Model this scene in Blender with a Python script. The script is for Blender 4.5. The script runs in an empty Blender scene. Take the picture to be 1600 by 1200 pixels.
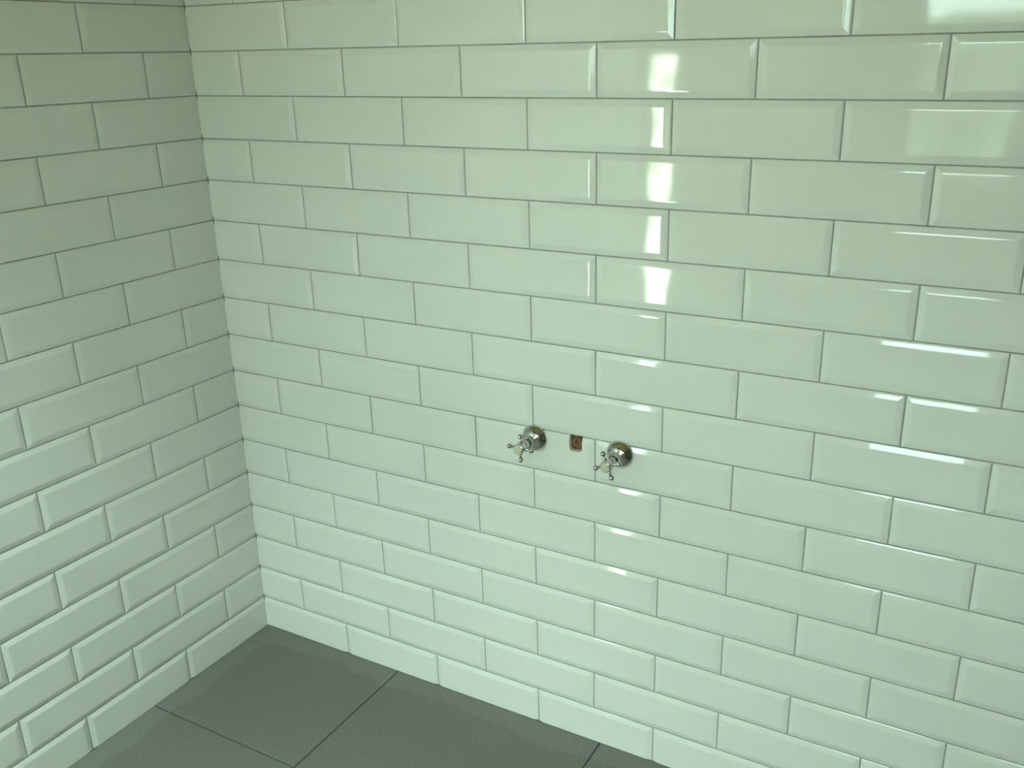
import bpy, bmesh, math, random
from mathutils import Vector, Matrix
random.seed(7)
PI = math.pi
scene = bpy.context.scene
COL = scene.collection

# ------------------------------------------------------------------ camera
cam = bpy.data.cameras.new('camera')
cam.sensor_width = 36.0
cam.lens = 1457.44 / 1600.0 * 36.0
cam.shift_x = -31.27 / 1600.0
cam.shift_y = 7.82 / 1600.0
cam.clip_start = 0.02
cam_o = bpy.data.objects.new('camera', cam)
COL.objects.link(cam_o)
cam_o.location = (1.8386, -1.6605, 1.5699)
cam_o.rotation_euler = (1.2229, 0.0189, 0.5048)
scene.camera = cam_o

# ------------------------------------------------------------------ light
SKY_COL = (0.77, 1.0, 0.955)
SKY_STRENGTH = 0.5          # horizon radiance; an overcast sky is three times as bright overhead
SUN_STRENGTH = 5.5
EXPOSURE = 4.70
world = bpy.data.worlds.new('sky')
scene.world = world
world.use_nodes = True
bg = world.node_tree.nodes['Background']
bg.inputs[0].default_value = (*SKY_COL, 1)
bg.inputs[1].default_value = SKY_STRENGTH
wn, wl = world.node_tree.nodes, world.node_tree.links
tc = wn.new('ShaderNodeTexCoord'); sx = wn.new('ShaderNodeSeparateXYZ')
wl.new(tc.outputs['Generated'], sx.inputs[0])
mx0 = wn.new('ShaderNodeMath'); mx0.operation = 'MAXIMUM'; mx0.inputs[1].default_value = 0.0
wl.new(sx.outputs['Z'], mx0.inputs[0])
ma = wn.new('ShaderNodeMath'); ma.operation = 'MULTIPLY_ADD'      # CIE overcast sky: L ~ 1 + 2 sin(elevation)
ma.inputs[1].default_value = 2.0 * SKY_STRENGTH; ma.inputs[2].default_value = SKY_STRENGTH
wl.new(mx0.outputs[0], ma.inputs[0]); wl.new(ma.outputs[0], bg.inputs[1])

sun = bpy.data.lights.new('sun', 'SUN')
sun.energy = SUN_STRENGTH
sun.angle = math.radians(0.53)
sun.color = (1.0, 1.0, 0.86)
sun_o = bpy.data.objects.new('sun', sun)
COL.objects.link(sun_o)
sun_o.location = (-7.5, 4.5, 5)
sun_o.rotation_euler = Vector((0.75, -0.45, -0.48)).to_track_quat('-Z', 'Y').to_euler()

vs = scene.view_settings
vs.view_transform = 'Standard'
vs.look = 'None'
vs.gamma = 1.0
vs.use_curve_mapping = False
vs.exposure = EXPOSURE

# ------------------------------------------------------------------ helpers
def mat(name, color, rough=0.5, metal=0.0, ior=1.5):
    m = bpy.data.materials.new(name)
    m.use_nodes = True
    b = m.node_tree.nodes['Principled BSDF']
    b.inputs['Base Color'].default_value = (*color, 1)
    b.inputs['Roughness'].default_value = rough
    b.inputs['Metallic'].default_value = metal
    b.inputs['IOR'].default_value = ior
    return m

def nodes(m):
    return m.node_tree.nodes, m.node_tree.links, m.node_tree.nodes['Principled BSDF']

def noise_color(m, c1, c2, scale, detail=4, lo=0.35, hi=0.65, coord='Position'):
    n, l, b = nodes(m)
    g = n.new('ShaderNodeNewGeometry')
    t = n.new('ShaderNodeTexNoise')
    t.inputs['Scale'].default_value = scale
    t.inputs['Detail'].default_value = detail
    r = n.new('ShaderNodeValToRGB')
    r.color_ramp.elements[0].position = lo
    r.color_ramp.elements[1].position = hi
    r.color_ramp.elements[0].color = (*c1, 1)
    r.color_ramp.elements[1].color = (*c2, 1)
    l.new(g.outputs['Position'], t.inputs['Vector'])
    l.new(t.outputs['Fac'], r.inputs['Fac'])
    l.new(r.outputs['Color'], b.inputs['Base Color'])
    return r

def noise_bump(m, scale, strength, dist):
    n, l, b = nodes(m)
    g = n.new('ShaderNodeNewGeometry')
    t = n.new('ShaderNodeTexNoise')
    t.inputs['Scale'].default_value = scale
    t.inputs['Detail'].default_value = 1
    bp = n.new('ShaderNodeBump')
    bp.inputs['Strength'].default_value = strength
    bp.inputs['Distance'].default_value = dist
    l.new(g.outputs['Position'], t.inputs['Vector'])
    l.new(t.outputs['Fac'], bp.inputs['Height'])
    l.new(bp.outputs['Normal'], b.inputs['Normal'])

M = {}
M['glaze'] = mat('white_glaze', (0.88, 0.87, 0.85), 0.05, 0, 1.5)
noise_bump(M['glaze'], 9.0, 0.35, 0.0015)
M['raw'] = mat('raw_tile_body', (0.94, 0.88, 0.80), 0.8)
M['grout'] = mat('grey_grout', (0.30, 0.31, 0.29), 0.9)
noise_color(M['grout'], (0.31, 0.32, 0.30), (0.40, 0.41, 0.39), 60)
M['floor_grout'] = mat('dark_floor_grout', (0.05, 0.05, 0.045), 0.9)
M['plaster'] = mat('painted_plaster', (0.62, 0.60, 0.55), 0.8)
noise_color(M['plaster'], (0.52, 0.43, 0.24), (0.60, 0.50, 0.30), 3)
M['bare'] = mat('bare_brown_plaster', (0.22, 0.20, 0.18), 0.9)
noise_color(M['bare'], (0.18, 0.165, 0.15), (0.26, 0.24, 0.22), 3)
M['ceiling'] = mat('ceiling_plaster', (0.64, 0.50, 0.24), 0.85)
M['chrome'] = mat('chrome', (0.62, 0.61, 0.61), 0.09, 1.0)
M['porcelain'] = mat('ivory_porcelain', (0.68, 0.63, 0.48), 0.15)
M['mortar'] = mat('brown_mortar', (0.20, 0.10, 0.05), 0.9)
noise_color(M['mortar'], (0.16, 0.085, 0.045), (0.40, 0.21, 0.11), 90)
M['pipe'] = mat('rusty_pipe', (0.24, 0.115, 0.06), 0.6, 0.2)
noise_color(M['pipe'], (0.24, 0.12, 0.06), (0.40, 0.20, 0.10), 120)
M['frame'] = mat('window_frame_paint', (0.75, 0.75, 0.72), 0.4)

# slate-grey floor tile with a dried pale haze near the walls
fm = mat('grey_floor_tile', (0.2, 0.2, 0.19), 0.55)
M['floor'] = fm
n, l, b = nodes(fm)
g = n.new('ShaderNodeNewGeometry')
sep = n.new('ShaderNodeSeparateXYZ'); l.new(g.outputs['Position'], sep.inputs[0])
t1 = n.new('ShaderNodeTexNoise'); t1.inputs['Scale'].default_value = 5; t1.inputs['Detail'].default_value = 3
t2 = n.new('ShaderNodeTexNoise'); t2.inputs['Scale'].default_value = 160; t2.inputs['Detail'].default_value = 4
l.new(g.outputs['Position'], t1.inputs['Vector']); l.new(g.outputs['Position'], t2.inputs['Vector'])
def mth(op, a, bb=None, clamp=False, c=None):
    k = n.new('ShaderNodeMath'); k.operation = op; k.use_clamp = clamp
    for i, v in enumerate((a, bb, c)):
        if v is None: continue
        if isinstance(v, (int, float)): k.inputs[i].default_value = v
        else: l.new(v, k.inputs[i])
    return k.outputs[0]
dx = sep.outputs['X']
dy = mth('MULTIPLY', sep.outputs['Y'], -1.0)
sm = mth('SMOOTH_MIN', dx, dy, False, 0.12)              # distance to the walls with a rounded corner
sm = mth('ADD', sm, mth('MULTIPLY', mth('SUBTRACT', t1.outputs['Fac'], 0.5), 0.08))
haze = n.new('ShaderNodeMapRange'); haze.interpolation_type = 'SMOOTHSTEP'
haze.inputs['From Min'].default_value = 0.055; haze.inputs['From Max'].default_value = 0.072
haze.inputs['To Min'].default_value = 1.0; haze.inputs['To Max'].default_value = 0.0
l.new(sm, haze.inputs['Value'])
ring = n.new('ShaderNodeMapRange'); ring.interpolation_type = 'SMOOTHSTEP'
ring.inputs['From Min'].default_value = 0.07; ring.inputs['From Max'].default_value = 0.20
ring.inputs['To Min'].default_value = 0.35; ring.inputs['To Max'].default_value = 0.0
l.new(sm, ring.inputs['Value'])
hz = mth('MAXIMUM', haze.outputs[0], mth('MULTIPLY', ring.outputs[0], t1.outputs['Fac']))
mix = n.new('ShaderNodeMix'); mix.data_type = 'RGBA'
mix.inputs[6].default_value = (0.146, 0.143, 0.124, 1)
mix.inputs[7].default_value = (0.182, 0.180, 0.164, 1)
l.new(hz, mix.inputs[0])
mul = n.new('ShaderNodeMix'); mul.data_type = 'RGBA'; mul.blend_type = 'MULTIPLY'; mul.inputs[0].default_value = 1.0
rr = n.new('ShaderNodeValToRGB')
rr.color_ramp.elements[0].position = 0.3; rr.color_ramp.elements[0].color = (0.85, 0.85, 0.85, 1)
rr.color_ramp.elements[1].position = 0.7; rr.color_ramp.elements[1].color = (1.1, 1.1, 1.1, 1)
l.new(t2.outputs['Fac'], rr.inputs['Fac'])
l.new(mix.outputs[2], mul.inputs[6]); l.new(rr.outputs['Color'], mul.inputs[7])
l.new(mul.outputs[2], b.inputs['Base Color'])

# window glass: clear with a faint surface reflection
gm = bpy.data.materials.new('window_glass'); gm.use_nodes = True; M['glass'] = gm
nt = gm.node_tree
for k in list(nt.nodes): nt.nodes.remove(k)
o_ = nt.nodes.new('ShaderNodeOutputMaterial'); mx = nt.nodes.new('ShaderNodeMixShader')
fr = nt.nodes.new('ShaderNodeFresnel'); tr = nt.nodes.new('ShaderNodeBsdfTransparent'); gl = nt.nodes.new('ShaderNodeBsdfGlossy')
gl.inputs['Roughness'].default_value = 0.0
tr.inputs[0].default_value = (0.93, 0.97, 0.94, 1)
nt.links.new(fr.outputs[0], mx.inputs[0]); nt.links.new(tr.outputs[0], mx.inputs[1])
nt.links.new(gl.outputs[0], mx.inputs[2]); nt.links.new(mx.outputs[0], o_.inputs[0])

M['paving'] = mat('pale_paving', (0.5, 0.5, 0.44), 0.9)
noise_color(M['paving'], (0.62, 0.62, 0.56), (0.80, 0.80, 0.75), 2.5)
M['lawn'] = mat('dark_lawn', (0.05, 0.07, 0.025), 0.9)
noise_color(M['lawn'], (0.03, 0.04, 0.022), (0.055, 0.065, 0.040), 3)
M['render'] = mat('white_render', (0.8, 0.8, 0.76), 0.9)
noise_color(M['render'], (0.10, 0.16, 0.07), (0.78, 0.80, 0.74), 9.0, 6, 0.36, 0.60)
M['hedge'] = mat('hedge_leaves', (0.06, 0.11, 0.035), 0.8)
noise_color(M['hedge'], (0.018, 0.028, 0.016), (0.060, 0.078, 0.048), 6)

def obj(name, me, m, parent=None):
    o = bpy.data.objects.new(name, me)
    if m is not None and not me.materials:
        me.materials.append(M[m])
    COL.objects.link(o)
    if parent: o.parent = parent
    return o

def bm_mesh(name, bm, smooth=False):
    me = bpy.data.meshes.new(name)
    bmesh.ops.recalc_face_normals(bm, faces=bm.faces)
    bm.to_mesh(me); bm.free()
    if smooth:
        me.polygons.foreach_set('use_smooth', [True] * len(me.polygons))
    return me

def add_box(bm, x0, x1, y0, y1, z0, z1):
    r = bmesh.ops.create_cube(bm, size=1.0)
    for v in r['verts']:
        v.co = Vector(((x0 + x1) / 2 + v.co.x * (x1 - x0), (y0 + y1) / 2 + v.co.y * (y1 - y0), (z0 + z1) / 2 + v.co.z * (z1 - z0)))

def struct(name, boxes, m, parent=None):
    bm = bmesh.new()
    for bx in boxes: add_box(bm, *bx)
    o = obj(name, bm_mesh(name, bm), m, parent)
    if parent is None: o['kind'] = 'structure'
    return o

def label(o, text, cat, group=None):
    o['label'] = text; o['category'] = cat
    if group: o['group'] = group

# ------------------------------------------------------------------ dimensions
PITCH_X, PITCH_Z, Z_OFF = 0.302, 0.0993, -0.0059
JOINT = 0.0026
ROWS = 24
ROOM_X, FRONT_Y = 3.40, -2.75
CEIL = ROWS * PITCH_Z + Z_OFF
BED = 0.0028                    # grout face behind the plane of the joints
LEFT_OFF = -0.015
HX0, HX1, HZ0, HZ1 = 0.9970, 1.0275, 0.7520, 0.7905       # hole in the back wall tile

# ------------------------------------------------------------------ tiles
def tile_mesh(name, w, h, cut_l=False, cut_r=False, cut_b=False, cut_t=False, deep=0.0042, solid=False):
    """bevelled metro tile, flat face towards -Y; origin at its lower left corner in the joint plane"""
    # rounded bevel: 4 to 9 degrees next to the flat face, 15 in the middle, 20 to 33 towards the edge
    prof = [(0.0, -deep), (0.0, -0.00236), (0.0008, -0.00184), (0.0030, -0.00104), (0.0105, 0.00097), (0.0125, 0.00130), (0.0140, 0.00140)]
    bm = bmesh.new()
    rings = []
    for ins, z in prof:
        li = 0 if cut_l else ins; ri = 0 if cut_r else ins; bi = 0 if cut_b else ins; ti = 0 if cut_t else ins
        rings.append((li, w - ri, bi, h - ti, z))
    vr = []
    for (x0, x1, z0, z1, d) in rings:
        vr.append([bm.verts.new((x0, -d, z0)), bm.verts.new((x1, -d, z0)), bm.verts.new((x1, -d, z1)), bm.verts.new((x0, -d, z1))])
    for a, b2 in zip(vr[:-1], vr[1:]):
        for i in range(4):
            j = (i + 1) % 4
            bm.faces.new((a[i], a[j], b2[j], b2[i]))
    bm.faces.new(vr[-1])
    if solid: bm.faces.new(vr[0][::-1])
    me = bm_mesh(name, bm)
    # normals must face -Y on the flat face
    big = max(me.polygons, key=lambda q: q.area if q.center.y < 0 else -1)
    if big.normal.y > 0:
        me.flip_normals()
    me.materials.append(M['glaze'])
    return me

cache = {}
def get_tile(w, h, **k):
    key = (round(w, 4), round(h, 4), tuple(sorted(k.items())))
    if key not in cache: cache[key] = tile_mesh('tile', w, h, **k)
    return cache[key]

def lay(wall, length, off, rot_left, skip_last_cut=True):
    """lay the courses of one wall; u runs away from the corner"""
    out = {}
    for r in range(ROWS):
        z0 = max(0.0, r * PITCH_Z + Z_OFF) + (JOINT / 2 if r else 0.0008)
        z1 = (r + 1) * PITCH_Z + Z_OFF - JOINT / 2
        half = r % 2 == 1
        edges = [0.0] + [k * PITCH_X + off - (PITCH_X / 2 if half else 0) for k in range(1, 16)]
        edges = [e for e in edges if e < length - 0.02] + [length]
        for i in range(len(edges) - 1):
            a = edges[i] + (JOINT / 2 if i else 0.0011)
            c = edges[i + 1] - JOINT / 2
            w = c - a
            cut0 = i == 0
            cut1 = i == len(edges) - 2
            kw = dict(cut_b=(r == 0))
            if rot_left: kw.update(cut_r=cut0, cut_l=cut1)
            else: kw.update(cut_l=cut0, cut_r=cut1)
            me = get_tile(w, z1 - z0, **kw)
            o = obj('tile', me, None, wall)
            tx = random.gauss(0, 0.0012); tz = random.gauss(0, 0.0009)
            if rot_left:
                # flat face towards +X, u runs along -Y; mesh x axis maps to +Y
                o.location = (0.0, -c, z0)
                o.rotation_euler = (tx, 0, PI / 2 + tz * 0.6)
            else:
                o.location = (a, 0.0, z0)
                o.rotation_euler = (tx, 0, tz * 0.6)
            out[(r, i)] = (o, a, w, z0, z1 - z0)
    return out

# ------------------------------------------------------------------ the room
hx0, hx1, hz0, hz1 = HX0 - 0.006, HX1 + 0.006, HZ0 - 0.006, HZ1 + 0.002
T = 0.15
wall_back = struct('wall_back', [
    (-T, hx0, BED, T, -0.1, CEIL), (hx1, ROOM_X, BED, T, -0.1, CEIL),
    (hx0, hx1, BED, T, -0.1, hz0), (hx0, hx1, BED, T, hz1, CEIL),
    (hx0, hx1, 0.06, T, hz0, hz1)], 'grout')
wall_left = struct('wall_left', [(-T, -BED, FRONT_Y - T, BED, -0.1, CEIL)], 'grout')
back_tiles = lay(wall_back, ROOM_X, 0.0, False)
left_tiles = lay(wall_left, -FRONT_Y, LEFT_OFF, True)

# the tile with the pipe hole at its top edge
o, a, w, z0, h = [v for (r, i), v in back_tiles.items() if r == 7 and v[1] < 1.0 < v[1] + v[2]][0]
solid = tile_mesh('drilled_tile', w, h, deep=0.0115, solid=True)
solid.materials.append(M['raw'])
bm = bmesh.new()
def cutter(bm, x0, x1, zb, zt, ra, y0, y1):
    pts = [(x0, zt), (x0, zb + ra)]
    for k in range(1, 8):
        t = PI + k / 8 * PI / 2
        pts.append((x0 + ra + ra * math.cos(t), zb + ra + ra * math.sin(t)))
    pts.append((x0 + ra, zb))
    rb = ra * 1.0
    pts.append((x1 - rb, zb + 0.0015))
    for k in range(1, 8):
        t = -PI / 2 + k / 8 * PI / 2
        pts.append((x1 - rb + rb * math.cos(t), zb + 0.0015 + rb + rb * math.sin(t)))
    pts += [(x1, zb + 0.0015 + rb), (x1, zt)]
    f = [bm.verts.new((x, y0, z)) for x, z in pts]; k = [bm.verts.new((x, y1, z)) for x, z in pts]
    bm.faces.new(f); bm.faces.new(k[::-1])
    for i in range(len(pts)):
        j = (i + 1) % len(pts); bm.faces.new((f[i], k[i], k[j], f[j]))
cutter(bm, HX0 - a, HX1 - a, HZ0 - z0, HZ1 - z0 + 0.02, 0.008, -0.02, 0.03)
cme = bm_mesh('cutter', bm)
cme.materials.append(M['raw'])
so = bpy.data.objects.new('drilled', solid); co = bpy.data.objects.new('cut', cme)
COL.objects.link(so); COL.objects.link(co)
md = so.modifiers.new('b', 'BOOLEAN'); md.operation = 'DIFFERENCE'; md.object = co; md.solver = 'EXACT'; md.material_mode = 'TRANSFER'
dg = bpy.context.evaluated_depsgraph_get(); dg.update()
res = bpy.data.meshes.new_from_object(so.evaluated_get(dg))
res.name = 'drilled_tile'
bpy.data.objects.remove(so); bpy.data.objects.remove(co)
o.data = res
o['label'] = 'white tile with a pipe hole cut into its top edge'

# mortar bed and pipe end inside the hole
bm = bmesh.new()
gx, gz = 9, 9
vv = {}
for i in range(gx):
    for j in range(gz):
        vv[i, j] = bm.verts.new((hx0 + 0.0005 + (hx1 - hx0 - 0.001) * i / (gx - 1), 0.0165 + random.uniform(-0.0018, 0.0018), hz0 + 0.0005 + (hz1 - hz0 - 0.001) * j / (gz - 1)))
for i in range(gx - 1):
    for j in range(gz - 1):
        bm.faces.new((vv[i, j], vv[i + 1, j], vv[i + 1, j + 1], vv[i, j + 1]))
ext = bmesh.ops.extrude_face_region(bm, geom=bm.faces[:])
for v in [e for e in ext['geom'] if isinstance(e, bmesh.types.BMVert)]: v.co.y = 0.059
o = obj('mortar_bed', bm_mesh('mortar_bed', bm, True), 'mortar', wall_back)
o['label'] = 'rough brown mortar inside the pipe hole'

def lathe(prof, seg=32, axis='-Y', smooth=True, name='lathe'):
    """prof: (radius, distance along the axis); closed where radius is 0"""
    bm = bmesh.new(); rows = []
    for r, d in prof:
        if r <= 1e-6: rows.append([bm.verts.new((0, -d, 0))])
        else: rows.append([bm.verts.new((r * math.cos(2 * PI * k / seg), -d, r * math.sin(2 * PI * k / seg))) for k in range(seg)])
    for a_, b_ in zip(rows[:-1], rows[1:]):
        for k in range(seg):
            j = (k + 1) % seg
            if len(a_) == 1: bm.faces.new((a_[0], b_[k], b_[j]))
            elif len(b_) == 1: bm.faces.new((a_[k], a_[j], b_[0]))
            else: bm.faces.new((a_[k], a_[j], b_[j], b_[k]))
    if axis == 'X':                       # lay the axis along +X instead
        for v in bm.verts: v.co = Vector((-v.co.y, v.co.x, v.co.z))
    return bm_mesh(name, bm, smooth)

pm = lathe([(0.0070, 0.0), (0.0070, 0.016), (0.0105, 0.016), (0.0115, 0.015), (0.0115, 0.0)], 24, name='pipe_end')
o = obj('pipe_end', pm, 'pipe', wall_back)
o.location = (1.0135, 0.0185, 0.7715)
o['label'] = 'rusty brown pipe end recessed in the hole'

# floor
floor = struct('floor', [(-T, ROOM_X + T, FRONT_Y - T, T, -0.12, -0.0022)], 'floor_grout')
xs = [0.0008, 0.475]
while xs[-1] + 0.6 < ROOM_X: xs.append(xs[-1] + 0.6)
xs.append(ROOM_X)
ys = [0.0008, 0.409]
while ys[-1] + 0.6 < -FRONT_Y: ys.append(ys[-1] + 0.6)
ys.append(-FRONT_Y)
fj = 0.0016
for i in range(len(xs) - 1):
    for j in range(len(ys) - 1):
        x0, x1 = xs[i] + (fj if i else 0), xs[i + 1] - fj
        y0, y1 = -ys[j + 1] + fj, -ys[j] - (fj if j else 0)
        bm = bmesh.new(); add_box(bm, x0, x1, y0, y1, -0.010, 0.0)
        te = [e for e in bm.edges if all(v.co.z > -0.001 for v in e.verts)]
        bmesh.ops.bevel(bm, geom=te, offset=0.0008, segments=1, affect='EDGES')
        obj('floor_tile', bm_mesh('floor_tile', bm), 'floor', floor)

# unseen sides of the room; their windows give the daylight and show in the glossy tiles
def wall_with_openings(name, x0, x1, y0, y1, z0, z1, holes, m):
    """wall along X with rectangular openings (x0, x1, z0, z1)"""
    boxes = []; cur = x0
    for (a_, b_, c_, d_) in sorted(holes):
        boxes.append((cur, a_, y0, y1, z0, z1))
        boxes.append((a_, b_, y0, y1, z0, c_)); boxes.append((a_, b_, y0, y1, d_, z1)); cur = b_
    boxes.append((cur, x1, y0, y1, z0, z1))
    return struct(name, boxes, m)
WINDOWS = [(0.02, 0.165, 0.30, 1.56), (1.20, 1.70, 1.00, 2.02), (1.98, 2.50, 1.50, 1.90)]
FT = 0.10
wall_with_openings('wall_front', 0.0, ROOM_X, FRONT_Y - FT, FRONT_Y, -0.1, CEIL, WINDOWS, 'plaster')
struct('wall_right', [(ROOM_X, ROOM_X + T, FRONT_Y - FT, T, -0.1, CEIL)], 'bare')
ROOFLIGHTS = [(0.26, 1.06, -2.70, -1.45)]
cz0, cz1 = CEIL, CEIL + 0.10
boxes = []; cur = -T
for (x0, x1, y0, y1) in ROOFLIGHTS:
    boxes += [(cur, x0, FRONT_Y - FT, T, cz0, cz1), (x0, x1, FRONT_Y - FT, y0, cz0, cz1), (x0, x1, y1, T, cz0, cz1)]; cur = x1
boxes.append((cur, ROOM_X + T, FRONT_Y - FT, T, cz0, cz1))
struct('ceiling', boxes, 'ceiling')
struct('wall_sun_block', [(-T, 0.0, FRONT_Y - FT, T, cz1, cz1 + 0.36)], 'render')  # unseen upstand added on the roof edge to keep direct sun out of the rooflight
for k, (x0, x1, y0, y1) in enumerate(ROOFLIGHTS):
    fw = 0.025
    wo = struct('window_%d' % (k + 4), [(x0, x0 + fw, y0, y1, cz1 - 0.06, cz1), (x1 - fw, x1, y0, y1, cz1 - 0.06, cz1),
                             (x0 + fw, x1 - fw, y0, y0 + fw, cz1 - 0.06, cz1), (x0 + fw, x1 - fw, y1 - fw, y1, cz1 - 0.06, cz1)], 'frame')
    struct('pane', [(x0 + fw, x1 - fw, y0 + fw, y1 - fw, cz1 - 0.03, cz1 - 0.026)], 'glass', wo)
    pl = bpy.data.lights.new('rooflight_daylight', 'AREA')
    pl.shape = 'RECTANGLE'; pl.size = x1 - x0; pl.size_y = y1 - y0
    pl.cycles.is_portal = True
    po = bpy.data.objects.new('rooflight_daylight', pl); COL.objects.link(po)
    po.location = ((x0 + x1) / 2, (y0 + y1) / 2, cz1 - 0.08)
for k, (a_, b_, c_, d_) in enumerate(WINDOWS):
    fw = 0.012 if k == 0 else 0.04
    ya, yb = FRONT_Y - FT + 0.02, FRONT_Y - FT + 0.06
    bx = [(a_, a_ + fw, ya, yb, c_, d_), (b_ - fw, b_, ya, yb, c_, d_), (a_ + fw, b_ - fw, ya, yb, c_, c_ + fw), (a_ + fw, b_ - fw, ya, yb, d_ - fw, d_)]
    wo = struct('window_%d' % (k + 1), bx, 'frame')
    struct('pane', [(a_ + fw, b_ - fw, ya + 0.018, ya + 0.022, c_ + fw, d_ - fw)], 'glass', wo)
    pl = bpy.data.lights.new('window_daylight', 'AREA')
    pl.shape = 'RECTANGLE'; pl.size = b_ - a_; pl.size_y = d_ - c_
    pl.cycles.is_portal = True
    po = bpy.data.objects.new('window_daylight', pl); COL.objects.link(po)
    po.location = ((a_ + b_) / 2, FRONT_Y - FT / 2 + 0.02, (c_ + d_) / 2)
    po.rotation_euler = (PI / 2, 0, 0)

# ------------------------------------------------------------------ taps
def make_tap():
    root = bpy.data.objects.new('wall_tap', None); COL.objects.link(root)
    root.empty_display_size = 0.03
    R = 0.0312
    prof = [(0.0, -0.001), (R, -0.001), (R, 0.0022)]
    p0, p1, rn = math.radians(28), math.radians(80), 0.0118
    rho = (R - rn) / (math.cos(p0) - math.cos(p1))
    for k in range(15):                               # bell-shaped dome
        t = p0 + (p1 - p0) * k / 14
        prof.append((R - rho * (math.cos(p0) - math.cos(t)), 0.0024 + rho * 1.18 * (math.sin(t) - math.sin(p0))))
    zt = prof[-1][1]
    prof += [(0.0110, zt + 0.0012), (0.0104, zt + 0.0040), (0.0104, 0.0265)]
    obj('flange', lathe(prof, 48, name='flange'), 'chrome', root)
    prof = [(0.0, 0.0250), (0.0118, 0.0255), (0.0128, 0.0275), (0.0128, 0.0345), (0.0115, 0.0360), (0.0085, 0.0370), (0.0075, 0.0400),
            (0.0072, 0.0480), (0.0080, 0.0520), (0.0, 0.0525)]
    obj('spindle', lathe(prof, 32, name='spindle'), 'chrome', root)
    prof = [(0.0, 0.0505), (0.0085, 0.0505), (0.0112, 0.0540), (0.0122, 0.0590), (0.0122, 0.0680), (0.0116, 0.0705), (0.0124, 0.0720), (0.0124, 0.0740), (0.0112, 0.0755), (0.0, 0.0756)]
    hub = obj('cross_handle', lathe(prof, 40, name='cross_handle'), 'chrome', root)
    arm_prof = [(0.0, 0.0105), (0.0036, 0.0105), (0.0030, 0.0125), (0.0042, 0.0142), (0.0045, 0.0156), (0.0042, 0.0170), (0.0027, 0.0186), (0.0025, 0.0214)]
    for k in range(0, 13):
        t = -PI / 2 + 0.42 + k / 12 * (PI - 0.42)
        arm_prof.append((max(0.0, 0.0060 * math.cos(t)) if k < 12 else 0.0, 0.0270 + 0.0060 * math.sin(t)))
    am = lathe(arm_prof, 20, axis='X', name='handle_arm')
    for k in range(4):
        ao = obj('handle_arm', am, 'chrome', hub)
        ao.location = (0, -0.0645, 0)
        ao.rotation_euler = (0, k * PI / 2, 0)
    cap = [(0.0106, 0.0750), (0.0106, 0.0765)]
    for k in range(1, 9):
        t = k / 8 * PI / 2
        cap.append((0.0106 * math.cos(t) if k < 8 else 0.0, 0.0765 + 0.0042 * math.sin(t)))
    c_ = obj('porcelain_cap', lathe(cap, 32, name='porcelain_cap'), 'porcelain', hub)
    c_['label'] = 'domed ivory porcelain cap in the middle of the handle'
    return root
def copy_tree(o_, parent=None):
    c_ = o_.copy(); COL.objects.link(c_); c_.parent = parent
    for ch in list(o_.children): copy_tree(ch, c_)
    return c_
tap1 = make_tap()
tap2 = copy_tree(tap1)
tap1.location = (0.911, 0.0, 0.7655)
tap2.location = (1.116, 0.0, 0.7660)
for t_, ang in ((tap1, 0.5), (tap2, -20.5)):
    for ch in t_.children:
        if ch.name.startswith('cross_handle'): ch.rotation_euler = (0, math.radians(ang), 0)
label(tap1, 'chrome cross-handle wall tap left of the pipe hole, its arms set upright', 'tap', 'taps on the tiled wall')
label(tap2, 'chrome cross-handle wall tap right of the pipe hole, its arms turned aslant', 'tap', 'taps on the tiled wall')

# ------------------------------------------------------------------ outside the windows
struct('ground_outside', [(-30, 30, -45, 25, -0.4, -0.15)], 'lawn')
struct('path_outside', [(-5.0, -0.15, -7.0, -2.95, -0.16, -0.13)], 'paving')
bm = bmesh.new(); add_box(bm, -9.0, -0.9, -7.3, -7.1, -0.15, 1.62); add_box(bm, -9.05, -0.85, -7.35, -7.05, 1.62, 1.70)
gw = obj('garden_wall', bm_mesh('garden_wall', bm), 'render')
label(gw, 'sunlit pale garden wall outside, mirrored as a bright strip in the tiles', 'wall')
bm = bmesh.new()
nx, nr = 160, 12
rows = []
for i in range(nx + 1):
    x = -14 + 28 * i / nx
    ring_ = []
    for k in range(nr + 1):
        t = PI * k / nr
        ry, rz = 0.7 + random.uniform(-0.12, 0.12), (2.02 if x < 1.9 else 1.45) + random.uniform(-0.14, 0.14)
        ring_.append(bm.verts.new((x + random.uniform(-0.05, 0.05), -11.4 + ry * math.copysign(abs(math.cos(t)) ** 0.5, math.cos(t)), -0.2 + rz * math.sin(t) ** 0.5 if 0 < k < nr else -0.2)))
    rows.append(ring_)
for a_, b_ in zip(rows[:-1], rows[1:]):
    for k in range(nr): bm.faces.new((a_[k], a_[k + 1], b_[k + 1], b_[k]))
bm.faces.new(rows[0]); bm.faces.new(rows[-1][::-1])
hd = obj('garden_hedge', bm_mesh('garden_hedge', bm), 'hedge')
label(hd, 'long green hedge outside, mirrored dimly in the upper right tiles', 'hedge')
